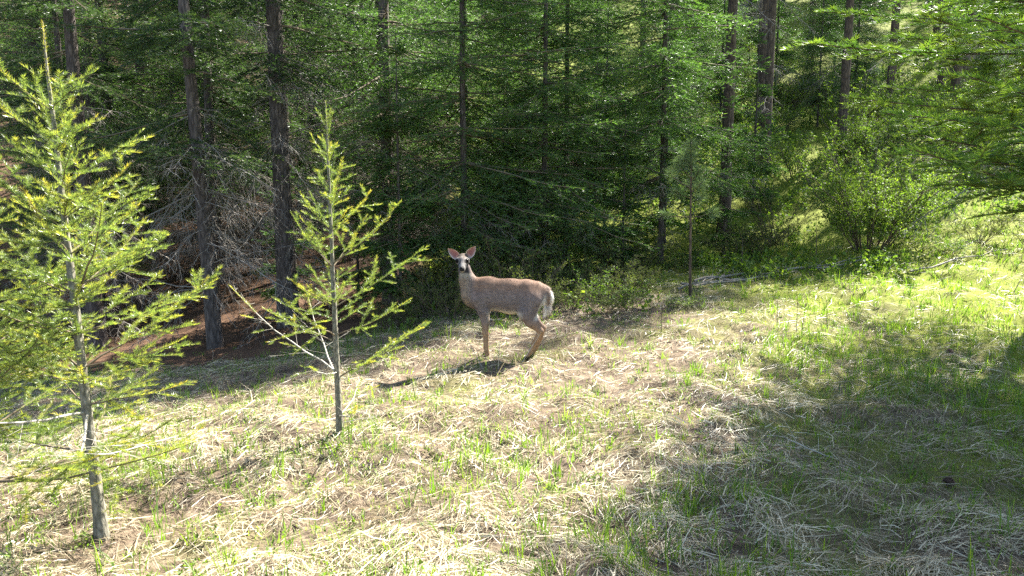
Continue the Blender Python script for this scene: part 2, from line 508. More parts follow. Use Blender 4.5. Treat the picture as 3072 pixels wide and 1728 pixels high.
def green_grass():
    rng = np.random.default_rng(8)
    N = 17000
    x, y = scatter(N, rng, (-4.0, 4.2), (2.9, 17))
    gm = fbm(x * .9 + 3, y * .9, 90, 3)
    dens = np.clip(.45 * ((x < .2) & (x > -3) & (y > 8.3) & (y < 11.5)) + (gm - .50) * 2.2 + .6 * np.clip((x - 1.2) / 4, 0, 1) + .5 * np.clip((y - 9.5) / 3, 0, 1), .10, 1)
    keep = (rng.random(N) < dens) & (litter_at(x, y) < .6)
    x, y, gm = x[keep], y[keep], gm[keep]
    nb = rng.integers(4, 10, len(x))
    ti = np.repeat(np.arange(len(x)), nb); n = len(ti)
    sz = rng.gamma(5, .2, len(x)).clip(.35, 2.0) * (1 + .05 * np.clip((x - 2) / 3, 0, 1))
    bx = x[ti] + rng.normal(0, .022, n); by = y[ti] + rng.normal(0, .022, n)
    th = rng.uniform(0, 2 * np.pi, n)
    ln = sz[ti] * rng.uniform(.05, .145, n)
    lean = rng.uniform(.05, .6, n)
    k = 4; t = np.linspace(0, 1, k)[None]
    out_ = ln[:, None] * (lean[:, None] * t + .35 * lean[:, None] * t ** 2.2)
    X = bx[:, None] + np.cos(th)[:, None] * out_; Y = by[:, None] + np.sin(th)[:, None] * out_
    Z = H(bx, by)[:, None] + ln[:, None] * (t - .3 * lean[:, None] * t ** 2) - .004
    P = np.stack([X, Y, Z], -1)
    w = rng.uniform(.0018, .0042, n) * (1 + .05 * np.clip(by - 4, 0, 8))
    W = w[:, None] * np.array([.8, 1, .7, 0])[None]
    a2 = th + np.pi / 2 + rng.normal(0, .5, n)
    wd = np.stack([np.cos(a2), np.sin(a2), np.zeros(n)], -1)
    V, F, m = ribbons(P, W, wd)
    tt = rng.random(len(x))
    tint = np.clip(tt[ti] * .5 + .2 + rng.normal(0, .12, n) + .1 * (gm[ti] - .5), 0, 1)
    # short fine blades between the straw
    Nf = 95000
    fx, fy = scatter(Nf, rng, (-4.0, 4.2), (2.9, 15))
    fg = fbm(fx * 1.4 + 9, fy * 1.4, 190, 3) + .3 * fbm(fx * .4, fy * .4, 191, 2)
    kp = (litter_at(fx, fy) < .5) & (rng.random(Nf) < np.clip((fg - .50) * 3.2, .05, 1))
    fx, fy = fx[kp], fy[kp]; nf = len(fx)
    ft = rng.uniform(0, 6.283, nf); fl = rng.uniform(.025, .075, nf); fo = fl * rng.uniform(.1, 1.1, nf)
    t3 = np.linspace(0, 1, 3)[None]
    Pf = np.stack([fx[:, None] + np.cos(ft)[:, None] * fo[:, None] * t3 ** 1.5, fy[:, None] + np.sin(ft)[:, None] * fo[:, None] * t3 ** 1.5,
                   H(fx, fy)[:, None] + fl[:, None] * (t3 - .25 * t3 ** 2) + .008], -1)
    wf = rng.uniform(.0010, .0026, nf) * (1 + .06 * np.clip(fy - 4, 0, 8))
    V2, F2, m2 = ribbons(Pf, wf[:, None] * np.array([1, .9, 0])[None], np.stack([-np.sin(ft), np.cos(ft), np.zeros(nf)], -1))
    F = np.concatenate([F, F2 + len(V)]); V = np.concatenate([V, V2])
    tints = np.concatenate([np.repeat(tint, m), np.repeat(rng.uniform(.25, 1.0, nf), m2)])
    o = mesh_obj('green_grass', V, F, M['grass'], None, {'tint': tints})
    tag(o, 'fresh green grass tufts sprouting through the dry grass', 'grass', None, 'stuff')

def ground_herbs():
    """low broad-leaved cover at the foot of the forest and on the hillside, nobody could count it"""
    rng = np.random.default_rng(15)
    N = 9000
    y = rng.uniform(9.5, 34, N); x = rng.uniform(-.55, .8, N) * y
    keep = (litter_at(x, y) < .3) & (fbm(x * .5, y * .5, 120, 3) > np.where(y > 16, .40, .47)) & ((y > 12.2) | (rng.random(N) < .22) & (x < 2.5) & (y > 10.5))
    x, y = x[keep], y[keep]
    n = len(x); z = H(x, y)
    ns = 3
    P0 = np.repeat(np.stack([x, y, z], -1), ns, 0)
    D = unit(rng.normal(0, .5, (n * ns, 3)) + np.array([0, 0, 1.]))
    L = rng.uniform(.10, .34, n * ns) * (1 + .03 * np.repeat(y - 10, ns))
    P = grow(P0, D, L, 4, rng, wob=.1)
    s = 1 + .045 * (np.repeat(y, ns).mean() - 10)
    x2, y2 = scatter(700, rng, (-4.0, 4.2), (3.0, 11))
    P2 = grow(np.repeat(np.stack([x2, y2, H(x2, y2)], -1), 5, 0), unit(rng.normal(0, .9, (3500, 3)) + np.array([0, 0, .9])), rng.uniform(.03, .10, 3500), 4, rng, wob=.1)
    lw = leaves(P2, .016, .026, .016, rng, .2, .25)
    lv = leaves(P, .034, .05 * s, .032 * s, rng, .25, .05)
    lv = cat_parts([lv, lw])
    o = mesh_obj('ground_herbs', lv[0], lv[1], M['shrub'], None, {'tint': lv[2]})
    tag(o, 'low broad-leaved green weeds along the foot of the forest and among the straw', 'ground cover', None, 'stuff')

dry_grass(); green_grass(); ground_herbs()

# ------------------------------------------------------------------ trees
def trunk_mesh(rng, Ht, r0, lean=(0, 0), k=24, sides=14, flare=.35, top_r=.006, wob=.012, bury=.25):
    t = np.linspace(0, 1, k) ** 1.15
    z = t * (Ht + bury) - bury
    w = np.cumsum(rng.normal(0, 1, (k, 2)) * wob * Ht / k, 0)
    P = np.stack([lean[0] * z + w[:, 0] * t, lean[1] * z + w[:, 1] * t, z], -1)
    R = top_r + (r0 - top_r) * (1 - t) ** .85
    R = R * (1 + flare * np.exp(-np.clip(z, 0, 9) / (r0 * 2.2 + .01)))
    V, F = tubes(P[None], R[None], sides)
    V = V.reshape(k, sides, 3)
    V = P[:, None] + (V - P[:, None]) * (1 + .16 * (rng.random((k, sides, 1)) - .5))
    return P, R, (V.reshape(-1, 3), F)

def on_trunk(P, R, z):
    x = np.interp(z, P[:, 2], P[:, 0]); y = np.interp(z, P[:, 2], P[:, 1]); r = np.interp(z, P[:, 2], R)
    return np.stack([x, y, z], -1), r

def live_branches(rng, P, R, zs, Lfun, el, az=None):
    """first-order branches leaving the trunk at heights zs"""
    n = len(zs)
    az = rng.uniform(0, 2 * np.pi, n) if az is None else az
    p, r = on_trunk(P, R, zs)
    e = np.radians(el)
    D = np.stack([np.cos(az) * np.cos(e), np.sin(az) * np.cos(e), np.sin(e)], -1)
    return p, D, Lfun(zs) * rng.uniform(.72, 1.12, n), r

def big_fir(name, seed, Ht, r0, z_dead, z_live, Lmax, nb, mat, label, cat, group, loc, rotz=0, lean=(0, 0), nl=.062, nw=.0125,
            dead=40, droop=.12, bark='bark', live_top=None, twig_sp=.105, ntri=66000):
    """a forest fir: trunk, bare dead branches low down, a crown of drooping sprays above"""
    rng = np.random.default_rng(seed)
    root = thing(name, loc, label, cat, group, rotz)
    P, R, tm = trunk_mesh(rng, Ht, r0, lean)
    mesh_obj('trunk', *tm, M[bark], root, None, True)
    top = live_top or Ht
    nwh = int((top - z_live) / .55)
    zs = z_live + (top - z_live) * (np.floor(rng.random(nb) ** 1.12 * nwh) + .5) / nwh + rng.normal(0, .06, nb)
    prof = lambda z: Lmax * np.clip((Ht - z) / (Ht - z_live), .04, 1) ** .75 * np.clip(.55 + (z - z_live) / 1.5, .55, 1)
    el = -12 + 55 * np.clip((zs - z_live) / (Ht - z_live), 0, 1) ** 1.5 + rng.normal(0, 7, nb)
    p, D, L, r = live_branches(rng, P, R, zs, prof, el)
    B = grow(p, D, L, 7, rng, sag=.16, lift=.12, wob=.05)
    br = tubes(B, np.clip(L[:, None] * .0085, .004, .03) * np.linspace(1, .2, 7)[None], 4)
    T2, t2, _ = side_twigs(B, twig_sp, .05, .98, 56, lambda l, t: l * .46 * (1.05 - t) + .10, rng, droop, 4, .3, sag=.14)
    T3, t3, _ = side_twigs(T2, twig_sp * .72, .1, .97, 50, lambda l, t: l * .42 * (1.0 - .7 * t), rng, droop * .7, 3, .35, lmin=.07)
    nsp = (plen(T2).sum() * .88 + plen(T3).sum() * .95) / ntri
    tw2 = tubes(T2, np.full((len(T2), 4), .0028) * np.linspace(1, .4, 4)[None], 3)
    Vb, Fb, _ = cat_parts([br, tw2])
    mesh_obj('branches', Vb, Fb, M['twig'], root)['kind'] = 'stuff'
    parts = [needles(T2, nsp, nl, nw, rng, .12, .62, 55, False), needles(T3, nsp, nl, nw, rng, .05, .62, 52, False),
             needles(B[:, 3:], nsp * .8, nl, nw, rng, .3, .5, 55, False)]
    V, F, A = cat_parts(parts)
    mesh_obj('crown', V, F, M[mat], root, {'tint': A})
    if dead:
        zd = rng.uniform(z_dead, max(z_live + 1.0, z_dead + .5), dead)
        p, D, L, r = live_branches(rng, P, R, zd, lambda z: Lmax * .85 * rng.uniform(.4, 1.05, len(z)), rng.normal(-8, 16, dead))
        B = grow(p, D, L, 7, rng, sag=.22, lift=.10, wob=.12)
        d1 = tubes(B, np.clip(L[:, None] * .006, .003, .014) * np.linspace(1, .25, 7)[None], 4)
        T2, _, _ = side_twigs(B, .13, .15, 1, 58, lambda l, t: l * .33 * (1.1 - t) + .1, rng, .25, 5, .5, .25, sag=.35)
        T3, _, _ = side_twigs(T2, .07, .1, 1, 50, lambda l, t: l * .4 * (1 - .6 * t), rng, .3, 3, .6, .3, lmin=.05, sag=.4)
        d2 = tubes(T2, np.full((len(T2), 5), .0042) * np.linspace(1, .5, 5)[None], 3)
        d3 = tubes(T3, np.full((len(T3), 3), .0030) * np.linspace(1, .6, 3)[None], 3)
        V, F, _ = cat_parts([d1, d2, d3])
        mesh_obj('dead_branches', V, F, M['dead'], root)['kind'] = 'stuff'
    return root

def gpos(x, y, dz=0.0):
    return (x, y, Hs(x, y) + dz)

def young_fir(name, seed, Ht, r0, loc, label, cat, group=None, lean=(0, 0), whorls=9, per=5, Lmax=1.0, z0=.35, el0=5, el1=55, mat='sapling', rotz=0,
              bare_low=2, sp=.0013, nl=.027, nw=.0027, top=.93, twig_sp=.075, fill=.5, Lpow=.85, bark='young_bark', branch_parts=True, flatn=.35, tint_lift=0.0):
    """a sapling close enough to show every branch: each branch a part with its needles below it"""
    rng = np.random.default_rng(seed)
    root = thing(name, loc, label, cat, group, rotz)
    P, R, tm = trunk_mesh(rng, Ht, r0, lean, 26, 10, .3, .0035, .014, .12)
    mesh_obj('trunk', *tm, M[bark], root, None, True)
    zw = z0 + (Ht * top - z0) * (np.linspace(0, 1, whorls) ** .9)
    zs, az = [], []
    for i, z in enumerate(zw):
        a0 = rng.uniform(0, 6.28)
        for j in range(per):
            zs.append(z + rng.normal(0, .02)); az.append(a0 + j * 6.283 / per + rng.normal(0, .25))
    nfill = int(len(zs) * fill)
    zs += list(rng.uniform(z0 + .3, Ht * top, nfill)); az += list(rng.uniform(0, 6.28, nfill))
    zs = np.array(zs); az = np.array(az)
    isfill = np.arange(len(zs)) >= len(zs) - nfill
    prof = lambda z: (Lmax * np.clip((Ht - z) / (Ht - z0), .02, 1) ** Lpow + .07)
    el = el0 + (el1 - el0) * np.clip((zs - z0) / (Ht - z0), 0, 1) ** .9 + rng.normal(0, 7, len(zs))
    p, D, L, r = live_branches(rng, P, R, zs, prof, el, az)
    L = np.where(isfill, L * rng.uniform(.3, .6, len(L)), L * rng.uniform(.5, 1.14, len(L)))
    B = grow(p, D, L, 8, rng, sag=.10, lift=.16, wob=.06)
    for i in range(len(B)):
        b = B[i:i + 1]; l = L[i]
        low = zs[i] < z0 + .25 * (Ht - z0)
        bare = low and rng.random() < bare_low
        parts_w = [tubes(b, (np.clip(l * .0085, .0022, .011) * np.linspace(1, .22, 8))[None], 5)]
        nd = []
        if l > .16:
            T2, _, _ = side_twigs(b, twig_sp, .18, .97, 50, lambda q, t: q * .46 * (1.0 - .8 * t) + .05, rng, .03, 4, .35)
            if bare: T2 = T2[rng.random(len(T2)) < .7]
            if len(T2):
                parts_w.append(tubes(T2, np.full((len(T2), 4), .0016) * np.linspace(1, .5, 4)[None], 3))
                long2 = T2[plen(T2) > .13]
                sel = T2 if not bare else T2[rng.random(len(T2)) < .45]
                if len(sel): nd.append(needles(sel, sp, nl, nw, rng, .0 if not bare else .45, flatn, 58, tint_lift=tint_lift))
                if len(long2):
                    T3, _, _ = side_twigs(long2, twig_sp * .8, .2, .95, 46, lambda q, t: q * .4 * (1 - .7 * t), rng, .02, 3, .4, lmin=.03)
                    parts_w.append(tubes(T3, np.full((len(T3), 3), .0012), 3))
                    if not bare: nd.append(needles(T3, sp, nl, nw, rng, .0, flatn, 56, tint_lift=tint_lift))
        nd.append(needles(b, sp, nl, nw, rng, .75 if bare else (.30 if l > .5 else .05), flatn, 58, tint_lift=tint_lift))
        V, F, _ = cat_parts(parts_w)
        bo = mesh_obj('branch', V, F, M['pale_twig' if bare else 'twig'], root)
        V, F, A = cat_parts(nd)
        mesh_obj('needles', V, F, M[mat], bo, {'tint': A})
    # needles on the leader
    ld = P[P[:, 2] > Ht * .62]
    V, F, A = needles(ld[None], sp * 1.1, nl * .9, nw, rng, 0, .1, 62, tint_lift=tint_lift)
    mesh_obj('leader_needles', V, F, M[mat], root, {'tint': A})
    return root

young_fir('fir_sapling', 101, 2.86, .036, gpos(-2.35, 4.0), 'bushy bright green fir sapling with bare grey lower trunk in the dry grass', 'sapling', None,
          lean=(-.045, .02), whorls=10, per=5, Lmax=1.15, z0=.5, el0=6, el1=50, bare_low=.15, fill=.6, twig_sp=.065, tint_lift=.16, top=.84, Lpow=.95)
young_fir('fir_sapling', 102, 2.72, .030, gpos(-1.45, 6.0), 'thin sparse fir sapling with bare lower branches standing alone beside the deer', 'sapling', None,
          lean=(-.012, 0), whorls=9, per=4, Lmax=1.15, z0=.12, el0=12, el1=58, bare_low=.6, fill=.5, twig_sp=.08, Lpow=1.0, tint_lift=.12)
young_fir('fir_sapling', 103, 2.35, .034, gpos(-3.22, 4.3), 'dense fir sapling crowding the bushy sapling with the bare grey lower trunk', 'sapling', None,
          lean=(.03, .0), whorls=9, per=7, Lmax=1.15, z0=.3, el0=5, el1=46, bare_low=.1, fill=.6, twig_sp=.085, tint_lift=.1)

# ---- the stand of firs
def dead_fir(seed, Ht, r0, x, y, label, lean=(0, 0), **kw):
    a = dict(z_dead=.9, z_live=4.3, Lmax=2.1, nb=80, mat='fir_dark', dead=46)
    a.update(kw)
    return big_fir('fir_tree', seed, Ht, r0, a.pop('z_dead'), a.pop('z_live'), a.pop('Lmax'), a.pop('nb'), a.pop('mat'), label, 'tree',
                   None, gpos(x, y), lean=lean, **a)

d1 = dead_fir(201, 15, .115, -4.75, 11.6, 'leaning dark fir trunk with bare twigs standing on the brown needle litter', (-.035, 0), z_live=2.9)
d2 = dead_fir(202, 17, .17, -3.95, 12.9, 'thick dark fir trunk wrapped in a tangle of hanging dead twigs', (-.01, 0), dead=70, z_dead=.6)
GRP_L = 'dark firs with bare lower branches in the dense stand'
LAB_L = 'dark slender fir with bare dead lower branches deep in the shaded stand'
for (x, y, rz, s) in [(-7.2, 12.6, 1.2, .8), (-6.1, 15.0, 2.6, .9), (-8.8, 15.5, 4.1, 1.1), (-4.9, 16.4, 5.3, .85), (-10.8, 13.2, .4, 1.0), (-7.6, 18.8, 3.3, 1.1),
                      (-11.5, 18.5, 1.9, 1.2), (-3.3, 19.0, 3.9, 1.0), (-5.6, 21.5, .9, 1.2), (-14.5, 16.5, 2.2, 1.1), (-9.4, 23.0, 4.7, 1.3), (-13.8, 23.5, 5.9, 1.2),
                      (-2.6, 15.2, 2.0, .75), (-18.0, 21.0, 3.0, 1.2)]:
    copy_thing(d1 if (x * 7 + y * 3) % 2 < 1 else d2, gpos(x, y), rz, s, LAB_L, GRP_L)

# ---- lush firs behind the deer
m1 = big_fir('fir_tree', 301, 14, .065, .8, .9, 2.5, 200, 'fir', 'dark green fir with drooping sprays directly behind the head of the deer', 'tree', None, gpos(-.85, 13.2), dead=14, ntri=125000)
copy_thing(m1, gpos(.6, 14.0), 2.4, .9, 'dense fir between the slim fir and the dark fir behind the deer')
m2 = big_fir('fir_tree', 302, 12, .06, .6, 1.9, 1.7, 130, 'fir', 'slim fir with lacy sprays on a thin bare stem behind the deer', 'tree', None, gpos(1.1, 15.2), dead=20)
m3 = big_fir('fir_tree', 303, 14, .062, .7, 1.5, 2.4, 190, 'fir', 'full green fir with layered sprays standing behind the young pine', 'tree', None, gpos(3.1, 15.4), dead=14, ntri=115000)
m4 = big_fir('fir_tree', 304, 14, .14, 1.2, 2.0, 2.9, 150, 'fir', 'broad fir whose long lacy boughs hang over the tangle of dead twigs', 'tree', None, gpos(-2.3, 13.8), dead=26)
m5 = big_fir('fir_tree', 305, 4.6, .035, .2, .25, 1.15, 75, 'fir', 'small bushy fir in the shade', 'tree', 'small shaded firs at the foot of the forest', gpos(-1.9, 12.5), dead=0, ntri=45000, nl=.05, nw=.01)
m5['label'] = 'small bushy young fir at the shaded foot of the taller firs'
for (x, y, rz, s_) in [(.15, 13.9, 1, .8), (2.15, 14.3, 2, .7), (4.5, 15.7, 3, .85), (-.1, 15.4, 4, 1.0), (-3.0, 14.3, 5, .9), (1.9, 17.0, 2.5, 1.0), (3.6, 17.5, .3, 1.1), (-4.4, 14.2, 1.4, .7), (6.3, 19.5, 4.2, 1.0)]:
    copy_thing(m5, gpos(x, y), rz, s_)
GRP_D = 'leafy firs closing the back of the dense stand'
LAB_D = 'low-boughed fir closing the gaps behind the dark slender trunks'
GRP_M = 'green firs filling the middle of the forest'
LAB_M = 'green fir with soft drooping sprays in the depth of the forest'
for i, (x, y, rz, s) in enumerate([(-.2, 17.6, 1.0, .55), (2.3, 18.5, 2.2, .55), (.4, 21.0, 3.0, .7), (4.1, 20.0, 4.4, .65), (-1.4, 23.5, 5.1, .9), (2.8, 25.0, .5, .9),
                                   (5.5, 26.5, 1.7, .8), (-4.0, 27.0, 2.8, 1.1), (.6, 30.0, 3.6, 1.1), (7.5, 33, 2.0, 1.0), (-8.0, 30, .7, 1.3), (4.0, 35, 4.0, 1.2), (-3, 37, 5, 1.3), (-13, 30, 5.5, 1.4)]):
    copy_thing([m1, m3, m4, m2][i % 4], gpos(x, y), rz, s, LAB_M, GRP_M)

for i, (x, y, rz, s_) in enumerate([(-9.2, 17.2, 1, 1.0), (-12.2, 20.8, 2, 1.1), (-6.8, 17.0, 3, .9), (-10.5, 25, 4, 1.2), (-15.2, 25.6, 5, 1.2), (-17.5, 27.5, 1.5, 1.2), (-7.0, 25, 2.5, 1.2), (-13, 15.2, .6, .95), (-16.5, 18.5, 1.1, 1.1), (-10.0, 20.5, 4.4, 1.05), (-4.6, 23.5, 2.2, 1.2), (-8.3, 14.0, 5.1, .7), (-5.6, 18.6, 3.7, 1.0)]):
    copy_thing([m4, m1, m4][i % 3], gpos(x, y), rz, s_, LAB_D, GRP_D)
# ---- tall bare trunks on the right-hand slope, their crowns far up
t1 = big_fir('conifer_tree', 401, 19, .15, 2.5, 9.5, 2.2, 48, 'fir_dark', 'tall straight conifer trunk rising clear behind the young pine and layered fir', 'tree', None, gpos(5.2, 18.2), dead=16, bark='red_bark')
GRP_T = 'tall bare conifer trunks on the far slope'
LAB_T = 'tall dark conifer with a bare trunk rising from the sunlit slope'
for i, (x, y, rz, s) in enumerate([(7.6, 22.5, 1.1, .9), (8.9, 27, 2.4, 1.0), (9.6, 29, 3.2, .85), (10.4, 32, 4.0, .9), (10.6, 24.2, 5.0, 1.0), (13.2, 26.5, .6, 1.0), (14.6, 25.0, 1.9, 1.15),
                                   (15.4, 25.8, 2.9, 1.1), (17.5, 31, 4.4, 1.1), (12.0, 37, 5.2, 1.1), (20.0, 29, .9, 1.1), (16.0, 41, 2.0, 1.2), (7.0, 41, 3.0, 1.2), (21, 38, 1.0, 1.2), (6.3, 30.5, 2.2, .95)]):
    copy_thing(t1, gpos(x, y), rz, s, LAB_T, GRP_T)

for i, (x, y, rz, s_) in enumerate([(14.0, 31, 4, .8), (18.5, 27, 5, .7), (11.6, 33.5, .5, .9), (9.0, 36, 1.5, 1.0), (15.2, 36, 2.5, 1.0), (20.5, 33.5, 3.5, 1.0),
                                    (13.0, 42, 4.5, 1.1), (11.0, 27.2, 5.5, .55), (18, 40, .2, 1.1), (24, 38, 1.2, 1.1), (8.2, 29.8, 2.2, .7)]):
    copy_thing([m1, m3, m2][i % 3], gpos(x, y), rz, s_, 'green fir filling a gap between the tall bare trunks on the slope', 'green firs between the bare trunks')
# ---- far wood closing the hillside
GRP_F = 'firs on the high slope closing the view'
LAB_F = 'distant fir on the high slope closing the view'
rngf = np.random.default_rng(77)
far = []
for _ in range(4000):
    y = rngf.uniform(40, 85); x = rngf.uniform(-.85, .85) * y
    if all((x - a) ** 2 + (y - b) ** 2 > 14 for a, b in far): far.append((x, y))
    if len(far) >= 90: break
for i, (x, y) in enumerate(far):
    copy_thing([m1, m4, t1, m3][i % 4], gpos(x, y), rngf.uniform(0, 6.28), rngf.uniform(1.1, 1.7), LAB_F, GRP_F)

# ---- firs at the right edge of the clearing, whose boughs reach into view and shade the grass
def close_fir():
    rng = np.random.default_rng(501)
    bx, by, Ht = 3.3, 2.75, 6.5
    bz = Hs(bx, by)
    root = thing('fir_tree', (bx, by, bz), 'close green fir whose flat needle boughs reach in over the shaded grass', 'tree')
    P, R, tm = trunk_mesh(rng, Ht, .10)
    mesh_obj('trunk', *tm, M['bark'], root, None, True)
    tips = [(.98, 1.95, 2.06), (1.12, 1.9, 2.06), (1.17, 2.25, 2.10), (1.18, 3.15, 2.55), (1.3, 3.0, 2.34), (1.2, 2.6, 2.66), (1.3, 2.3, 2.42), (1.25, 2.05, 2.25), (1.45, 3.5, 2.75),
            (1.5, 2.9, 2.5), (1.2, 2.3, 2.72), (1.45, 2.2, 2.2), (1.75, 3.6, 2.45), (1.5, 2.55, 2.85), (1.05, 1.75, 2.3), (1.35, 1.7, 2.1), (1.0, 2.05, 2.14), (1.15, 1.8, 2.1), (1.6, 3.2, 2.6), (1.7, 2.7, 2.65), (1.35, 2.6, 2.5)]
    hide = []
    for i in range(46):
        a = rng.uniform(-2.0, 2.0); z = 2.3 + 3.9 * rng.random()
        l = 2.3 * ((Ht - z) / 4.2) ** .8 * rng.uniform(.7, 1)
        hide.append((bx + math.cos(a) * l, by + math.sin(a) * l, bz + z + .25 * l))
    for i in range(30):
        a = rng.uniform(2.0, 4.3); z = 3.3 + 2.9 * rng.random()
        l = 1.9 * ((Ht - z) / 3.2) ** .8 * rng.uniform(.7, 1)
        hide.append((bx + math.cos(a) * l, by + math.sin(a) * l, bz + z + .3 * l))
    for n_, tip in enumerate(tips + hide):
        full = n_ < len(tips)
        t = np.array(tip) - np.array([bx, by, bz])
        z0 = max(.6, t[2] + rng.uniform(-.25, .15) - (0 if full else .2))
        p, r = on_trunk(P, R, np.array([z0]))
        d = t[None] - p; l = np.linalg.norm(d, axis=1)
        B = grow(p, d / l[:, None], l, 9, rng, sag=.02, lift=.06, wob=.035)
        w = [tubes(B, (np.linspace(1, .16, 9) * .011)[None], 5)]
        T2, _, _ = side_twigs(B, .05 if full else .1, .22, .985, 50, lambda q, t: q * .26 * (1.06 - t) + .05, rng, .04, 5, .22, .05, sag=.08)
        T3, _, _ = side_twigs(T2, .036 if full else .08, .12, .96, 46, lambda q, t: q * .36 * (1 - .75 * t) + .015, rng, .03, 3, .28, lmin=.035)
        w += [tubes(T2, np.full((len(T2), 5), .0017) * np.linspace(1, .5, 5)[None], 3)]
        sp = .0019 if full else .009
        nw = .0034 if full else .006
        yo = .34 if full else 0
        nd = [needles(T2, sp * .8, .029, nw, rng, .05, .72, 58, tint_lift=yo), needles(T3, sp, .027, nw, rng, .0, .72, 56, tint_lift=yo), needles(B[:, 5:], sp * .7, .029, nw, rng, .2, .5, 58)]
        V, F, _ = cat_parts(w)
        bo = mesh_obj('branch', V, F, M['twig'], root)
        V, F, A = cat_parts(nd)
        mesh_obj('needles', V, F, M['fir_near'], bo, {'tint': A})
close_fir()
e1 = big_fir('fir_tree', 502, 12, .14, 1.2, 4.2, 3.1, 130, 'fir_near', 'shady fir beside the clearing with boughs hanging in front of the tall trunks', 'tree', None, gpos(6.5, 8.2), dead=8, nl=.07, nw=.016, droop=.2, ntri=100000, twig_sp=.1)
copy_thing(e1, gpos(8.3, 11.0), 2.0, 1.1, 'fir standing beyond the shady fir at the edge of the clearing')
copy_thing(e1, gpos(7.3, 6.0), 4.0, .95, 'fir standing between the close fir and the shady fir')

# ------------------------------------------------------------------ shrubs
def shrub(seed, Ht, spread, stems, mat, leaf, sp, label, group, loc, rotz=0, name='leafy_shrub', bare=.25, tint_lift=0.0):
    rng = np.random.default_rng(seed)
    root = thing(name, loc, label, 'shrub', group, rotz)
    az = rng.uniform(0, 6.283, stems); e = rng.uniform(.15, 1.0, stems) ** .7
    D = unit(np.stack([np.cos(az) * e * spread, np.sin(az) * e * spread, np.full(stems, Ht)], -1))
    p = np.stack([np.cos(az) * .16 * Ht * e, np.sin(az) * .16 * Ht * e, np.full(stems, -.05)], -1)
    L = Ht * rng.uniform(.65, 1.1, stems) / np.maximum(.5, D[:, 2])
    B = grow(p, D, L, 7, rng, sag=.2 * e, wob=.2)
    T2, _, _ = side_twigs(B, .09 * Ht ** .5, bare, .98, 42, lambda l, t: l * .30 * (1.1 - t) + .06, rng, -.05, 4, 1.2, .15)
    T3, _, _ = side_twigs(T2, .06, .1, 1, 45, lambda l, t: l * .45 * (1 - .6 * t), rng, 0, 3, 1.0, .15, lmin=.05)
    w = [tubes(B, np.clip(L[:, None] * .006, .003, .014) * np.linspace(1, .25, 7)[None], 4),
         tubes(T2, np.full((len(T2), 4), .0024), 3), tubes(T3, np.full((len(T3), 3), .0015), 3)]
    V, F, _ = cat_parts(w)
    mesh_obj('stems', V, F, M['stem'], root)
    V, F, A = cat_parts([leaves(T2, sp, leaf, leaf * .62, rng, .15, tint_lift), leaves(T3, sp, leaf, leaf * .62, rng, .0, tint_lift)])
    mesh_obj('foliage', V, F, M[mat], root, {'tint': A})
    return root

shrub(601, 2.2, 1.6, 34, 'shrub', .042, .018, 'big round leafy shrub glowing pale green at the top of the clearing', None, gpos(6.9, 14.3), tint_lift=.2, bare=.1)  # leaf tint lightened to stand in for sun on the shrub
shrub(602, 1.5, .9, 16, 'dull_shrub', .028, .022, 'dusky upright shrub in the shade below the tall straight trunk', None, gpos(5.9, 16.4))
s1 = shrub(603, 1.0, .9, 24, 'dull_shrub', .034, .016, 'low brown and green shrub in the undergrowth behind the deer', 'low shrubs in the undergrowth', gpos(.1, 11.4))
s2 = shrub(604, .65, .75, 20, 'shrub', .036, .017, 'low fresh green shrub in the undergrowth behind the deer', 'fresh green shrubs in the undergrowth', gpos(1.4, 11.3))
rs = np.random.default_rng(9)
spots = [(-1.2, 11.5, .8), (-.5, 12.2, .95), (.7, 12.0, .8), (1.9, 12.0, .6), (1.1, 13.0, 1.0), (-.2, 13.0, 1.1), (2.2, 13.9, .9), (-1.6, 12.6, 1.0), (.6, 14.0, 1.1), (1.6, 10.9, .45), (2.6, 11.0, .4),
         (4.6, 14.9, .8), (5.1, 15.6, 1.0), (7.6, 12.9, .6), (8.3, 13.2, .8), (-.9, 10.9, .6), (3.9, 14.8, .7), (2.0, 15.0, .9), (9.0, 12.8, .7), (.2, 10.9, .5), (-.4, 11.7, .7), (1.5, 12.3, .5),
         (.3, 12.6, .85), (-1.0, 13.1, 1.2), (1.8, 13.3, .7), (3.6, 15.4, .9), (2.3, 12.5, .45), (.9, 11.2, .45), (3.2, 14.1, .6), (-1.9, 11.3, .5)]
for i, (x, y, s_) in enumerate(spots):
    copy_thing([s1, s2, s1][i % 3], gpos(x, y), rs.uniform(0, 6.28), (s_ * rs.uniform(.9, 1.3), s_ * rs.uniform(.9, 1.3), s_ * rs.uniform(.75, 1.2)),
               *(('low leafy shrub beside the big round shrub at the top of the clearing', 'low shrubs along the top of the clearing') if x > 3.5 else (None, None)))
h1 = shrub(605, 1.6, 1.3, 18, 'shrub', .055, .035, 'sunlit yellow green bush between the far trunks', 'bushes on the far slope', gpos(10.2, 21))
for i in range(64):
    y = rs.uniform(17, 38); x = rs.uniform(.02, .66) * y if i % 3 else rs.uniform(.3, .66) * y
    copy_thing(h1, gpos(x, y), rs.uniform(0, 6.28), rs.uniform(.7, 1.5), 'sunlit yellow green bush between the far trunks', 'bushes on the far slope')

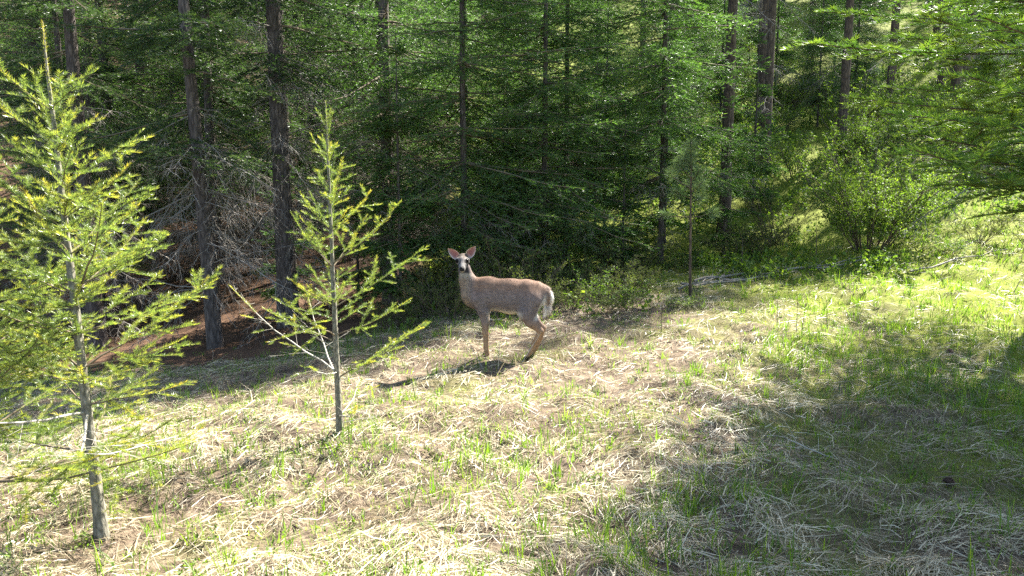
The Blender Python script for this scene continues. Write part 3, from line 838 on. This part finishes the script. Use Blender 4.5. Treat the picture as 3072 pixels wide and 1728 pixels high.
# ------------------------------------------------------------------ young pine with long needles
def young_pine():
    rng = np.random.default_rng(42)
    root = thing('pine_sapling', gpos(2.9, 11.9), 'spindly young pine with tufts of long pale needles behind the fallen sticks', 'sapling')
    P, R, tm = trunk_mesh(rng, 2.55, .026, (-.03, 0), 22, 8, .2, .007, .016, .1)
    mesh_obj('trunk', *tm, M['red_bark'], root, None, True)
    def tuft(p, d, parent, n=150, back=.16, L=.17):
        u = rng.random(n)
        base = np.asarray(p)[None] - np.asarray(d)[None] * (u * back)[:, None]
        D = unit(np.asarray(d)[None] * .55 + rng.normal(0, .62, (n, 3)))
        l = L * rng.uniform(.75, 1.15, n)[:, None]
        W = unit(np.cross(D, rng.normal(0, 1, (n, 3)))) * .0018
        tipp = base + D * l; tipp[:, 2] -= .02 * rng.random(n)
        V = np.stack([base, base + D * l * .5 + W, tipp, base + D * l * .5 - W], 1).reshape(-1, 3)
        b = np.arange(n)[:, None] * 4
        mesh_obj('needle_tuft', V, np.concatenate([b + [[0, 1, 2]], b + [[0, 2, 3]]]), M['pine'], parent, {'tint': np.repeat(rng.uniform(.2, 1, n), 4)})
    for (z, az, l, el, tf) in [(1.32, .05, .42, 4, 1), (1.33, 3.1, .42, 2, 1), (1.55, .3, .22, 20, 1), (1.72, .1, .24, 30, 1), (1.78, 2.9, .40, 28, 1), (1.95, 3.4, .34, 40, 1), (1.62, 3.5, .3, 15, 1),
                             (1.9, 5.0, .3, 25, 1), (1.7, 1.6, .3, 25, 1), (2.1, 2.6, .2, 55, 1)]:
        p, r = on_trunk(P, R, np.array([z]))
        e = math.radians(el)
        D = np.array([[math.cos(az) * math.cos(e), math.sin(az) * math.cos(e), math.sin(e)]])
        B = grow(p, D, [l], 6, rng, sag=.05, lift=.22, wob=.12)
        V, F = tubes(B, (.008 * np.linspace(1, .6, 6))[None], 5)
        bo = mesh_obj('branch', V, F, M['red_bark'], root)
        tuft(B[0, -1], unit(B[0, -1] - B[0, -2]), bo)
    for z in (2.52, 2.38, 2.22):
        p, r = on_trunk(P, R, np.array([z])); tuft(p[0], np.array([0, 0, 1.]), root, 150, .14)
young_pine()
def bare_stem(x, y, h, label, r=.009, lean=(0, 0), seed=1, twigs=8, mat='stem', group=None, name='bare_stem'):
    rng = np.random.default_rng(seed)
    root = thing(name, gpos(x, y), label, 'stem', group)
    P, R, tm = trunk_mesh(rng, h, r, lean, 12, 6, .2, .002, .03, .06)
    mesh_obj('stalk', *tm, M[mat], root, None, True)
    if twigs:
        zs = rng.uniform(.35 * h, h, twigs)
        p, D, L, _ = live_branches(rng, P, R, zs, lambda z: np.full(len(z), .22 * h), rng.uniform(20, 60, twigs))
        B = grow(p, D, L, 4, rng, wob=.15)
        V, F = tubes(B, np.full((twigs, 4), r * .35), 3)
        mesh_obj('twigs', V, F, M[mat], root)['kind'] = 'stuff'
bare_stem(5.75, 13.9, .95, 'thin dark bare stem standing in front of the big round shrub', .010, (-.05, 0), 3, 5)
bare_stem(4.15, 13.3, .62, 'short dark stake beside the young pine', .014, (.02, 0), 4, 0)
for i, (x, y, h) in enumerate([(3.6, 9.2, .42), (3.75, 9.4, .5), (3.95, 9.1, .45), (3.5, 9.6, .38), (1.6, 9.9, .35), (2.0, 9.7, .4), (1.3, 9.6, .3)]):
    bare_stem(x, y, h, 'dark dry weed stalk poking up through the sunlit grass', .0045, (0.1 * math.sin(i * 2), 0), 20 + i, 7, 'stem', 'dry weed stalks in the clearing', 'weed_stalk')
for i, (x, y, h) in enumerate([(-.32, 8.0, .42), (-.15, 7.9, .3), (.1, 8.1, .35)]):
    bare_stem(x, y, h, 'pale dry weed stalk bent over by the hooves of the deer', .004, (-.5 + .55 * i, 0), 40 + i, 5, 'pale_twig', 'pale weed stalks by the hooves', 'weed_stalk')

# ------------------------------------------------------------------ fallen sticks, cones
def fallen_stick(pts, r, label, seed, group=None, mat='dead', twigs=5):
    rng = np.random.default_rng(seed)
    x, y = pts[0]
    root = thing('fallen_branch', gpos(x, y), label, 'branch', group)
    k = 9
    xs = np.interp(np.linspace(0, 1, k), np.linspace(0, 1, len(pts)), [p[0] for p in pts]) + rng.normal(0, .015, k)
    ys = np.interp(np.linspace(0, 1, k), np.linspace(0, 1, len(pts)), [p[1] for p in pts]) + rng.normal(0, .015, k)
    z = H(xs, ys) + r + .03 + np.linspace(0, rng.uniform(0, .1), k)
    P = np.stack([xs - x, ys - y, z - root.location[2]], -1)
    V, F = tubes(P[None], (r * np.linspace(1, .35, k))[None], 7)
    V = V + rng.normal(0, r * .07, V.shape)
    mesh_obj('stick', V, F, M[mat], root, None, True)
    if twigs:
        T2, _, _ = side_twigs(P[None], plen(P[None])[0] / twigs * .9, .15, 1, 48, lambda l, t: np.full(len(t), .28), rng, -.12, 4, .6, .2)
        V, F = tubes(T2, np.full((len(T2), 4), r * .3) * np.linspace(1, .4, 4)[None], 4)
        mesh_obj('twigs', V, F, M[mat], root)['kind'] = 'stuff'
GS = 'fallen sticks along the top of the clearing'
for i, (a, b, r) in enumerate([((2.9, 12.6), (4.4, 13.0), .030), ((3.2, 12.9), (5.2, 13.5), .036), ((3.0, 12.4), (4.0, 13.4), .018), ((3.6, 12.7), (5.0, 12.9), .022), ((2.8, 12.3), (3.6, 12.5), .024),
                               ((4.3, 13.1), (6.4, 13.4), .028), ((5.2, 13.3), (6.8, 13.0), .02), ((3.3, 12.8), (4.5, 13.9), .016), ((6.6, 12.2), (8.4, 12.6), .022)]):
    fallen_stick([a, b], r * .8, 'dark weathered stick in the low heap by the young pine', 700 + i, GS, 'dead')
fallen_stick([(2.35, 5.15), (1.95, 5.45)], .006, 'pale forked twig lying on the shaded grass', 720, None, 'pale_twig', 6)

def pine_cone(x, y, label, seed):
    rng = np.random.default_rng(seed)
    root = thing('pine_cone', gpos(x, y, .035), label, 'pine cone', None, rng.uniform(0, 6))
    root.rotation_euler[1] = 1.2
    k = 9; t = np.linspace(0, 1, k)
    P = np.stack([0 * t, 0 * t, t * .075 - .03], -1)
    V, F = tubes(P[None], (.018 * np.sin(np.pi * (t * .85 + .1)) + .002)[None], 8)
    core = mesh_obj('core', V, F, M['cone'], root)
    Vs, Fs, n = [], [], 0
    for i in range(70):
        tt = (i + .5) / 70; a = i * 2.39996
        rr = .018 * math.sin(math.pi * (tt * .85 + .1)); z = tt * .075 - .03
        c, s = math.cos(a), math.sin(a); o = rr + .016 * math.sin(math.pi * (tt * .8 + .15))
        w = .007
        Vs += [(c * rr * .7, s * rr * .7, z - .002), (c * o * .9 - s * w, s * o * .9 + c * w, z + .004), (c * o * 1.15, s * o * 1.15, z + .010), (c * o * .9 + s * w, s * o * .9 - c * w, z + .004), (c * o, s * o, z + .001)]
        Fs += [(n, n + 1, n + 2), (n, n + 2, n + 3), (n, n + 4, n + 1), (n, n + 3, n + 4), (n + 1, n + 4, n + 2), (n + 3, n + 2, n + 4)]; n += 5
    so = mesh_obj('scales', np.array(Vs), np.array(Fs), M['cone'], root)
    so['kind'] = 'stuff'
M['cone'] = plain_mat('cone_scale', (.05, .03, .022), .7, .3, (40.0, (.13, .075, .05)))
pine_cone(2.95, 4.75, 'dark open pine cone on the dry grass beside the pale forked twig', 1)
pine_cone(4.85, 8.0, 'small dark pine cone in the green grass under the shady fir', 2)

# ------------------------------------------------------------------ the deer
def build_deer():
    s = .001084
    def P(px, py, y=0.0):
        return np.array([(px - 760) * s, y, (1290 - py) * s])
    prims = []   # a, ra, b, rb, k, yscale, ycentre
    def cone(a, ra, b, rb, k=.03, ys=1.0, yc=0.0):
        prims.append((a, ra, b, rb, k, ys, yc))
    # trunk
    cone(P(622, 650), .148, P(760, 652), .172, .03, .74)
    cone(P(760, 652), .172, P(985, 675), .186, .03, .76)
    cone(P(985, 675), .186, P(1150, 660), .163, .03, .72)
    cone(P(1150, 660), .163, P(1245, 650), .128, .03, .78)
    cone(P(1245, 650), .128, P(1318, 662), .080, .03, .9)
    cone(P(650, 560), .07, P(760, 545), .060, .04, .8)
    # neck
    cone(P(605, 640), .125, P(545, 520), .082, .04, .82)
    cone(P(545, 520), .080, P(517, 405), .066, .04, .9)
    cone(P(610, 715), .085, P(690, 745), .08, .03, .8)
    # head, turned to face the camera
    cone(P(503, 300, .01), .058, P(507, 325, -.07), .052, .03)
    cone(P(507, 325, -.07), .050, P(517, 383, -.195), .027, .02)
    cone(P(508, 350, -.03), .050, P(517, 398, -.17), .024, .03)
    for sx in (456, 553):
        cone(P(sx, 308, -.045), .024, P(sx, 325, -.06), .024, .025)
    # legs
    for sy, dx, dh in ((-1, 0, 0), (1, -26, 14)):
        y = sy * .085
        cone(P(672, 690, sy * .075), .095, P(712, 815, y), .060, .04)
        cone(P(710, 815, y), .058, P(728 + dx * .4, 930, y * .9), .040, .03)
        cone(P(728 + dx * .4, 930, y * .9), .040, P(737 + dx, 1050, y * .85), .0290, .02)
        cone(P(737 + dx, 1050, y * .85), .0285, P(741 + dx, 1100, y * .85), .0215, .015)
        cone(P(741 + dx, 1100, y * .85), .0245, P(744 + dx, 1215, y * .85), .023, .015)
        cone(P(744 + dx, 1215, y * .85), .0245, P(752 + dx, 1250, y * .85), .020, .012)
        cone(P(752 + dx, 1250, y * .85), .020, P(742 + dx - 8, 1284, y * .85), .024, .012)
    for sy, dx in ((-1, 0), (1, 46)):
        y = sy * .085
        cone(P(1195, 700, sy * .07), .115, P(1150, 830, y), .092, .05)
        cone(P(1150, 830, y), .090, P(1195, 915, y), .066, .04)
        cone(P(1195, 915, y), .064, P(1268 + dx * .5, 995, y * .95), .033, .03)
        cone(P(1255 + dx * .5, 985, y * .95), .03, P(1288 + dx * .5, 1006, y * .95), .026, .015)
        cone(P(1280 + dx * .5, 1010, y * .95), .030, P(1240 + dx * .8, 1100, y * .9), .0285, .02)
        cone(P(1240 + dx * .8, 1100, y * .9), .0285, P(1180 + dx, 1225, y * .9), .024, .015)
        cone(P(1180 + dx, 1225, y * .9), .025, P(1160 + dx, 1258, y * .9), .020, .012)
        cone(P(1160 + dx, 1258, y * .9), .020, P(1138 + dx, 1286, y * .9), .025, .012)
    # tail
    cone(P(1335, 600), .034, P(1362, 690), .036, .025, .8)
    cone(P(1362, 690), .036, P(1340, 800), .032, .02, .7)
    cone(P(1340, 800), .032, P(1305, 905), .010, .02, .7)
    h = .0068
    lo = np.array([-.42, -.26, -.03]); hi = np.array([.74, .24, 1.20])
    n = np.ceil((hi - lo) / h).astype(int) + 1
    ax = [lo[d] + np.arange(n[d]) * h for d in range(3)]
    f = np.full(n, 9.0, np.float32)
    for a, ra, b, rb, k, ys, yc in prims:
        m = max(ra, rb) + .07
        lo_i = np.maximum(0, ((np.minimum(a, b) - m - lo) / h).astype(int)); hi_i = np.minimum(n, ((np.maximum(a, b) + m - lo) / h).astype(int) + 2)
        X = ax[0][lo_i[0]:hi_i[0]][:, None, None]; Y = ax[1][lo_i[1]:hi_i[1]][None, :, None]; Z = ax[2][lo_i[2]:hi_i[2]][None, None, :]
        ab = b - a; ab = ab * np.array([1, 1 / ys, 1]); d2 = ab @ ab + 1e-9
        px = X - a[0]; py = (Y - a[1]) / ys; pz = Z - a[2]
        t = np.clip((px * ab[0] + py * ab[1] + pz * ab[2]) / d2, 0, 1)
        d = np.sqrt((px - t * ab[0]) ** 2 + (py - t * ab[1]) ** 2 + (pz - t * ab[2]) ** 2) - (ra + (rb - ra) * t)
        d = d * (ys if ys < 1 else 1)
        sl = (slice(lo_i[0], hi_i[0]), slice(lo_i[1], hi_i[1]), slice(lo_i[2], hi_i[2]))
        o = f[sl]
        hh = np.clip(.5 + .5 * (o - d) / k, 0, 1)
        f[sl] = o * (1 - hh) + d * hh - k * hh * (1 - hh)
    # surface nets
    ins = f < 0
    c = [ins[i:n[0] - 1 + i, j:n[1] - 1 + j, l:n[2] - 1 + l] for i in (0, 1) for j in (0, 1) for l in (0, 1)]
    tot = sum(q.astype(np.int8) for q in c)
    act = (tot > 0) & (tot < 8)
    cells = np.argwhere(act)
    vid = np.full(act.shape, -1, np.int64); vid[act] = np.arange(len(cells))
    acc = np.zeros((len(cells), 3)); cnt = np.zeros(len(cells))
    corners = [np.array([i, j, l]) for i in (0, 1) for j in (0, 1) for l in (0, 1)]
    val = np.stack([f[tuple((cells + q).T)] for q in corners], 1)
    for a in range(8):
        for b in range(a + 1, 8):
            if np.abs(corners[a] - corners[b]).sum() != 1: continue
            fa, fb = val[:, a], val[:, b]
            cr = (fa < 0) != (fb < 0)
            t = np.where(cr, fa / (fa - fb + 1e-12), 0)
            pt = corners[a][None] + t[:, None] * (corners[b] - corners[a])[None]
            acc += pt * cr[:, None]; cnt += cr
    V = lo + (cells + acc / cnt[:, None]) * h
    quads = []
    for d in range(3):
        e1, e2 = (d + 1) % 3, (d + 2) % 3
        sl0 = [slice(None)] * 3; sl1 = [slice(None)] * 3
        sl0[d] = slice(0, -1); sl1[d] = slice(1, None)
        ch = ins[tuple(sl0)] != ins[tuple(sl1)]
        E = np.argwhere(ch)
        E = E[(E[:, e1] > 0) & (E[:, e2] > 0) & (E[:, e1] < n[e1] - 1) & (E[:, e2] < n[e2] - 1)]
        u1 = np.zeros(3, int); u1[e1] = 1; u2 = np.zeros(3, int); u2[e2] = 1
        q = np.stack([vid[tuple((E - u1 - u2).T)], vid[tuple((E - u2).T)], vid[tuple(E.T)], vid[tuple((E - u1).T)]], 1)
        flip = ~ins[tuple(E.T)]
        q[flip] = q[flip][:, ::-1]
        quads.append(q)
    Q = np.concatenate(quads)
    Q = Q[(Q >= 0).all(1)]
    # normals
    fn = np.cross(V[Q[:, 1]] - V[Q[:, 0]], V[Q[:, 2]] - V[Q[:, 0]])
    N = np.zeros_like(V)
    for j in range(4): np.add.at(N, Q[:, j], fn)
    N = unit(N)

    # coat colour by place on the body, with face light and shade painted in
    def coat(V, N, rng):
        px = V[:, 0] / s + 760; py = 1290 - V[:, 2] / s; y = V[:, 1]
        col = np.tile(np.array([.178, .143, .134]), (len(V), 1))
        def mixin(c, w):
            w = np.clip(w, 0, 1)[:, None]
            col[:] = col * (1 - w) + np.array(c) * w
        ss = lambda a, b, v: np.clip((v - a) / (b - a), 0, 1)
        nz = vnoise(px * .05, py * .05 + y * 40, 5)
        mixin((.26, .145, .08), ss(-.1, .45, N[:, 2]) * ss(700, 580, py) * ss(560, 640, px) * .65)
        mixin((.23, .175, .13), ss(620, 540, px) * ss(400, 470, py))
        mixin((.30, .185, .105), ss(880, 1050, py))
        mixin((.62, .55, .45), np.maximum(ss(-.45, -.8, N[:, 2]), ss(795, 830, py)) * ss(760, 820, py) * ss(740, 790, px) * ss(1120, 1040, px) * ss(960, 900, py))
        mixin((.5, .42, .33), ss(835, 815, px) * 0)
        bx = 1332 - (py - 620) * .42
        mixin((.78, .74, .68), ss(-12, 22, px - bx) * ss(590, 640, py) * ss(905, 850, py))
        mixin((.16, .10, .07), ss(1318, 1340, px) * ss(1385, 1365, px) * ss(575, 600, py) * ss(860, 740, py) * .9)
        # face
        head = (py < 450) & (px < 620)
        hd = head.astype(float)
        mixin((.036, .032, .034), hd * ss(290, 312, py) * ss(0.0, -.05, y))  # grey of the face, darkened further to imitate shade
        mixin((.085, .066, .052), hd * ss(300, 275, py))
        for ex, ey in ((455, 318), (553, 313)):
            d = np.hypot((px - ex), (py - ey))
            mixin((.17, .155, .14), hd * ss(33, 27, d) * ss(.0, -.03, y))
            mixin((.02, .017, .016), hd * ss(25, 21, d) * ss(.0, -.03, y))
        mixin((.14, .125, .115), hd * ss(14, 5, np.abs(px - 508 - (py - 320) * .13)) * ss(-.04, -.08, y) * ss(.1, .4, N[:, 2]))  # sunlight along the nose bridge, painted as a paler stripe
        mixin((.15, .14, .13), hd * ss(-.148, -.162, y) * ss(-.200, -.188, y))
        mixin((.35, .32, .28), hd * ss(398, 412, py) * ss(-.06, -.10, y))
        mixin((.30, .26, .21), ss(430, 450, py) * ss(500, 470, py) * ss(620, 560, px) * ss(-.02, -.05, y))
        mixin((.02, .018, .018), hd * ss(-.203, -.209, y) * ss(418, 404, py))
        mixin((.03, .025, .02), ss(1266, 1276, py))
        col *= (.80 + .28 * nz)[:, None]
        return col
    rng = np.random.default_rng(3)
    return V, Q, N, coat, P, rng

def deer_mats():
    m, nt, out = new_mat('deer_coat')
    at = node(nt, 'ShaderNodeAttribute', attribute_name='coat')
    pb = node(nt, 'ShaderNodeBsdfPrincipled', Roughness=.85); pb.inputs['Specular IOR Level'].default_value = .12
    nt.links.new(at.outputs['Color'], pb.inputs['Base Color'])
    nt.links.new(pb.outputs[0], out.inputs['Surface'])
    M['coat'] = m
    m, nt, out = new_mat('deer_hair')
    at = node(nt, 'ShaderNodeAttribute', attribute_name='coat')
    pb = node(nt, 'ShaderNodeBsdfPrincipled', Roughness=.6); pb.inputs['Specular IOR Level'].default_value = .3
    tr = node(nt, 'ShaderNodeBsdfTranslucent'); mx = node(nt, 'ShaderNodeMixShader'); mx.inputs[0].default_value = .2
    nt.links.new(at.outputs['Color'], pb.inputs['Base Color']); nt.links.new(at.outputs['Color'], tr.inputs['Color'])
    nt.links.new(pb.outputs[0], mx.inputs[1]); nt.links.new(tr.outputs[0], mx.inputs[2]); nt.links.new(mx.outputs[0], out.inputs['Surface'])
    M['hair'] = m
    m, nt, out = new_mat('deer_ear')
    at = node(nt, 'ShaderNodeAttribute', attribute_name='coat')
    pb = node(nt, 'ShaderNodeBsdfPrincipled', Roughness=.7); pb.inputs['Specular IOR Level'].default_value = .2
    tr = node(nt, 'ShaderNodeBsdfTranslucent', Color=(.40, .16, .11, 1)); mx = node(nt, 'ShaderNodeMixShader'); mx.inputs[0].default_value = .17
    nt.links.new(at.outputs['Color'], pb.inputs['Base Color'])
    nt.links.new(pb.outputs[0], mx.inputs[1]); nt.links.new(tr.outputs[0], mx.inputs[2]); nt.links.new(mx.outputs[0], out.inputs['Surface'])
    M['ear'] = m
    M['eye'] = plain_mat('deer_eye', (.003, .002, .002), .2, .06)
    M['nose'] = plain_mat('deer_nose', (.005, .005, .005), .5, .12)

def place_deer():
    deer_mats()
    V, Q, N, coat, P, rng = build_deer()
    root = thing('deer', gpos(0, 8.5), 'grey brown deer standing side on with its head turned to look out', 'deer')
    body = mesh_obj('body', V, Q, M['coat'], root, None, True, coat(V, N, rng))
    # short hair standing off the coat
    px = V[:, 0] / .001084 + 760; py = 1290 - V[:, 2] / .001084
    w = np.where(py > 1000, .25, 1.0) * np.where((py < 440) & (px < 620), np.where(V[:, 1] < -.02, .0, .4), 1.0)
    n = 34000
    idx = rng.choice(len(V), n, p=w / w.sum())
    b = V[idx] + rng.normal(0, .003, (n, 3)); nn = N[idx]
    flow = np.tile(np.array([.75, 0, -.55]), (n, 1))
    legs = (py[idx] > 850); flow[legs] = (0.05, 0, -1)
    neck = (px[idx] < 620) & (py[idx] > 430) & (py[idx] < 720); flow[neck] = (.25, 0, -.95)
    flow = unit(flow - nn * (flow * nn).sum(1, keepdims=True))
    D = unit(flow + nn * rng.uniform(.12, .42, n)[:, None] + rng.normal(0, .16, (n, 3)))
    ln = rng.uniform(.012, .026, n) * np.where(legs | ((py[idx] < 440) & (px[idx] < 620)), .4, 1.0)
    rumpw = (px[idx] > 1290) & (py[idx] < 920); ln = np.where(rumpw, ln * 1.9, ln)
    W = unit(np.cross(D, nn)) * .0011
    hv = np.stack([b - W, b + W, b + D * ln[:, None]], 1).reshape(-1, 3)
    hc = coat(b, nn, rng) * rng.uniform(.8, 1.05, (n, 1))
    mesh_obj('fur', hv, np.arange(n * 3).reshape(-1, 3), M['hair'], body, None, False, np.repeat(hc, 3, 0))
    # ears: cupped shells
    def ear(base, tip, side, parent):
        base, tip = np.array(base), np.array(tip)
        A = tip - base; L = np.linalg.norm(A); A /= L
        F0 = unit(np.array([side * .30, -1, .05])); F0 = unit(F0 - A * (F0 @ A)); S = np.cross(A, F0)
        nu, nv = 14, 11
        vs_, cols = [], []
        for layer in (0, 1):
            for iu in range(nu):
                u = iu / (nu - 1)
                wd = .043 * (math.sin(math.pi * min(1, u ** .8 * .93 + .07)) ** .75) + .006 * (1 - u)
                for iv in range(nv):
                    v = -1 + 2 * iv / (nv - 1)
                    cup = .026 * (1 - v * v) * (1 - .55 * u)
                    q = base + A * L * u + S * wd * v - F0 * cup + F0 * (.0 if layer == 0 else -.005 * (1 - abs(v) ** 4))
                    vs_.append(q)
                    rim = max(abs(v) ** 5, u ** 10)
                    inner = np.array([.24, .115, .105]) * (1 - rim) + np.array([.62, .54, .46]) * rim
                    if u < .3: inner = inner * (u / .3) + np.array([.5, .44, .38]) * (1 - u / .3)
                    cols.append(inner if layer == 0 else np.array([.24, .18, .14]))
        fs = []
        for layer in (0, 1):
            o = layer * nu * nv
            for iu in range(nu - 1):
                for iv in range(nv - 1):
                    a = o + iu * nv + iv
                    f = (a, a + 1, a + nv + 1, a + nv)
                    fs.append(f if layer == 0 else f[::-1])
        mesh_obj('ear', np.array(vs_), np.array(fs), M['ear'], parent, None, True, np.array(cols))
    ear(P(462, 298, .012), P(345, 202, .035), -1, root)
    ear(P(543, 288, .012), P(626, 178, .035), 1, root)
    def blob(name, c, r, mat, parent, sub=10):
        vs_, fs = [], []
        for i in range(sub + 1):
            th = math.pi * i / sub
            for j in range(sub * 2):
                ph = math.pi * j / sub
                vs_.append((c[0] + r[0] * math.sin(th) * math.cos(ph), c[1] + r[1] * math.sin(th) * math.sin(ph), c[2] + r[2] * math.cos(th)))
        m = sub * 2
        for i in range(sub):
            for j in range(m):
                fs.append((i * m + j, i * m + (j + 1) % m, (i + 1) * m + (j + 1) % m, (i + 1) * m + j))
        mesh_obj(name, np.array(vs_), np.array(fs), M[mat], parent, None, True)
    blob('eye', P(456, 318, -.086), (.0185, .0175, .019), 'eye', root)
    blob('eye', P(551, 314, -.086), (.0185, .0175, .019), 'eye', root)
    blob('nose', P(517, 379, -.205), (.0225, .017, .017), 'nose', root)
    root.location = (-0.27, 8.5, Hs(-0.27, 8.5) - .015)
    root.scale = (1.07, 1.07, 1.07)
    root.rotation_euler = (0, 0, math.radians(-4))
place_deer()
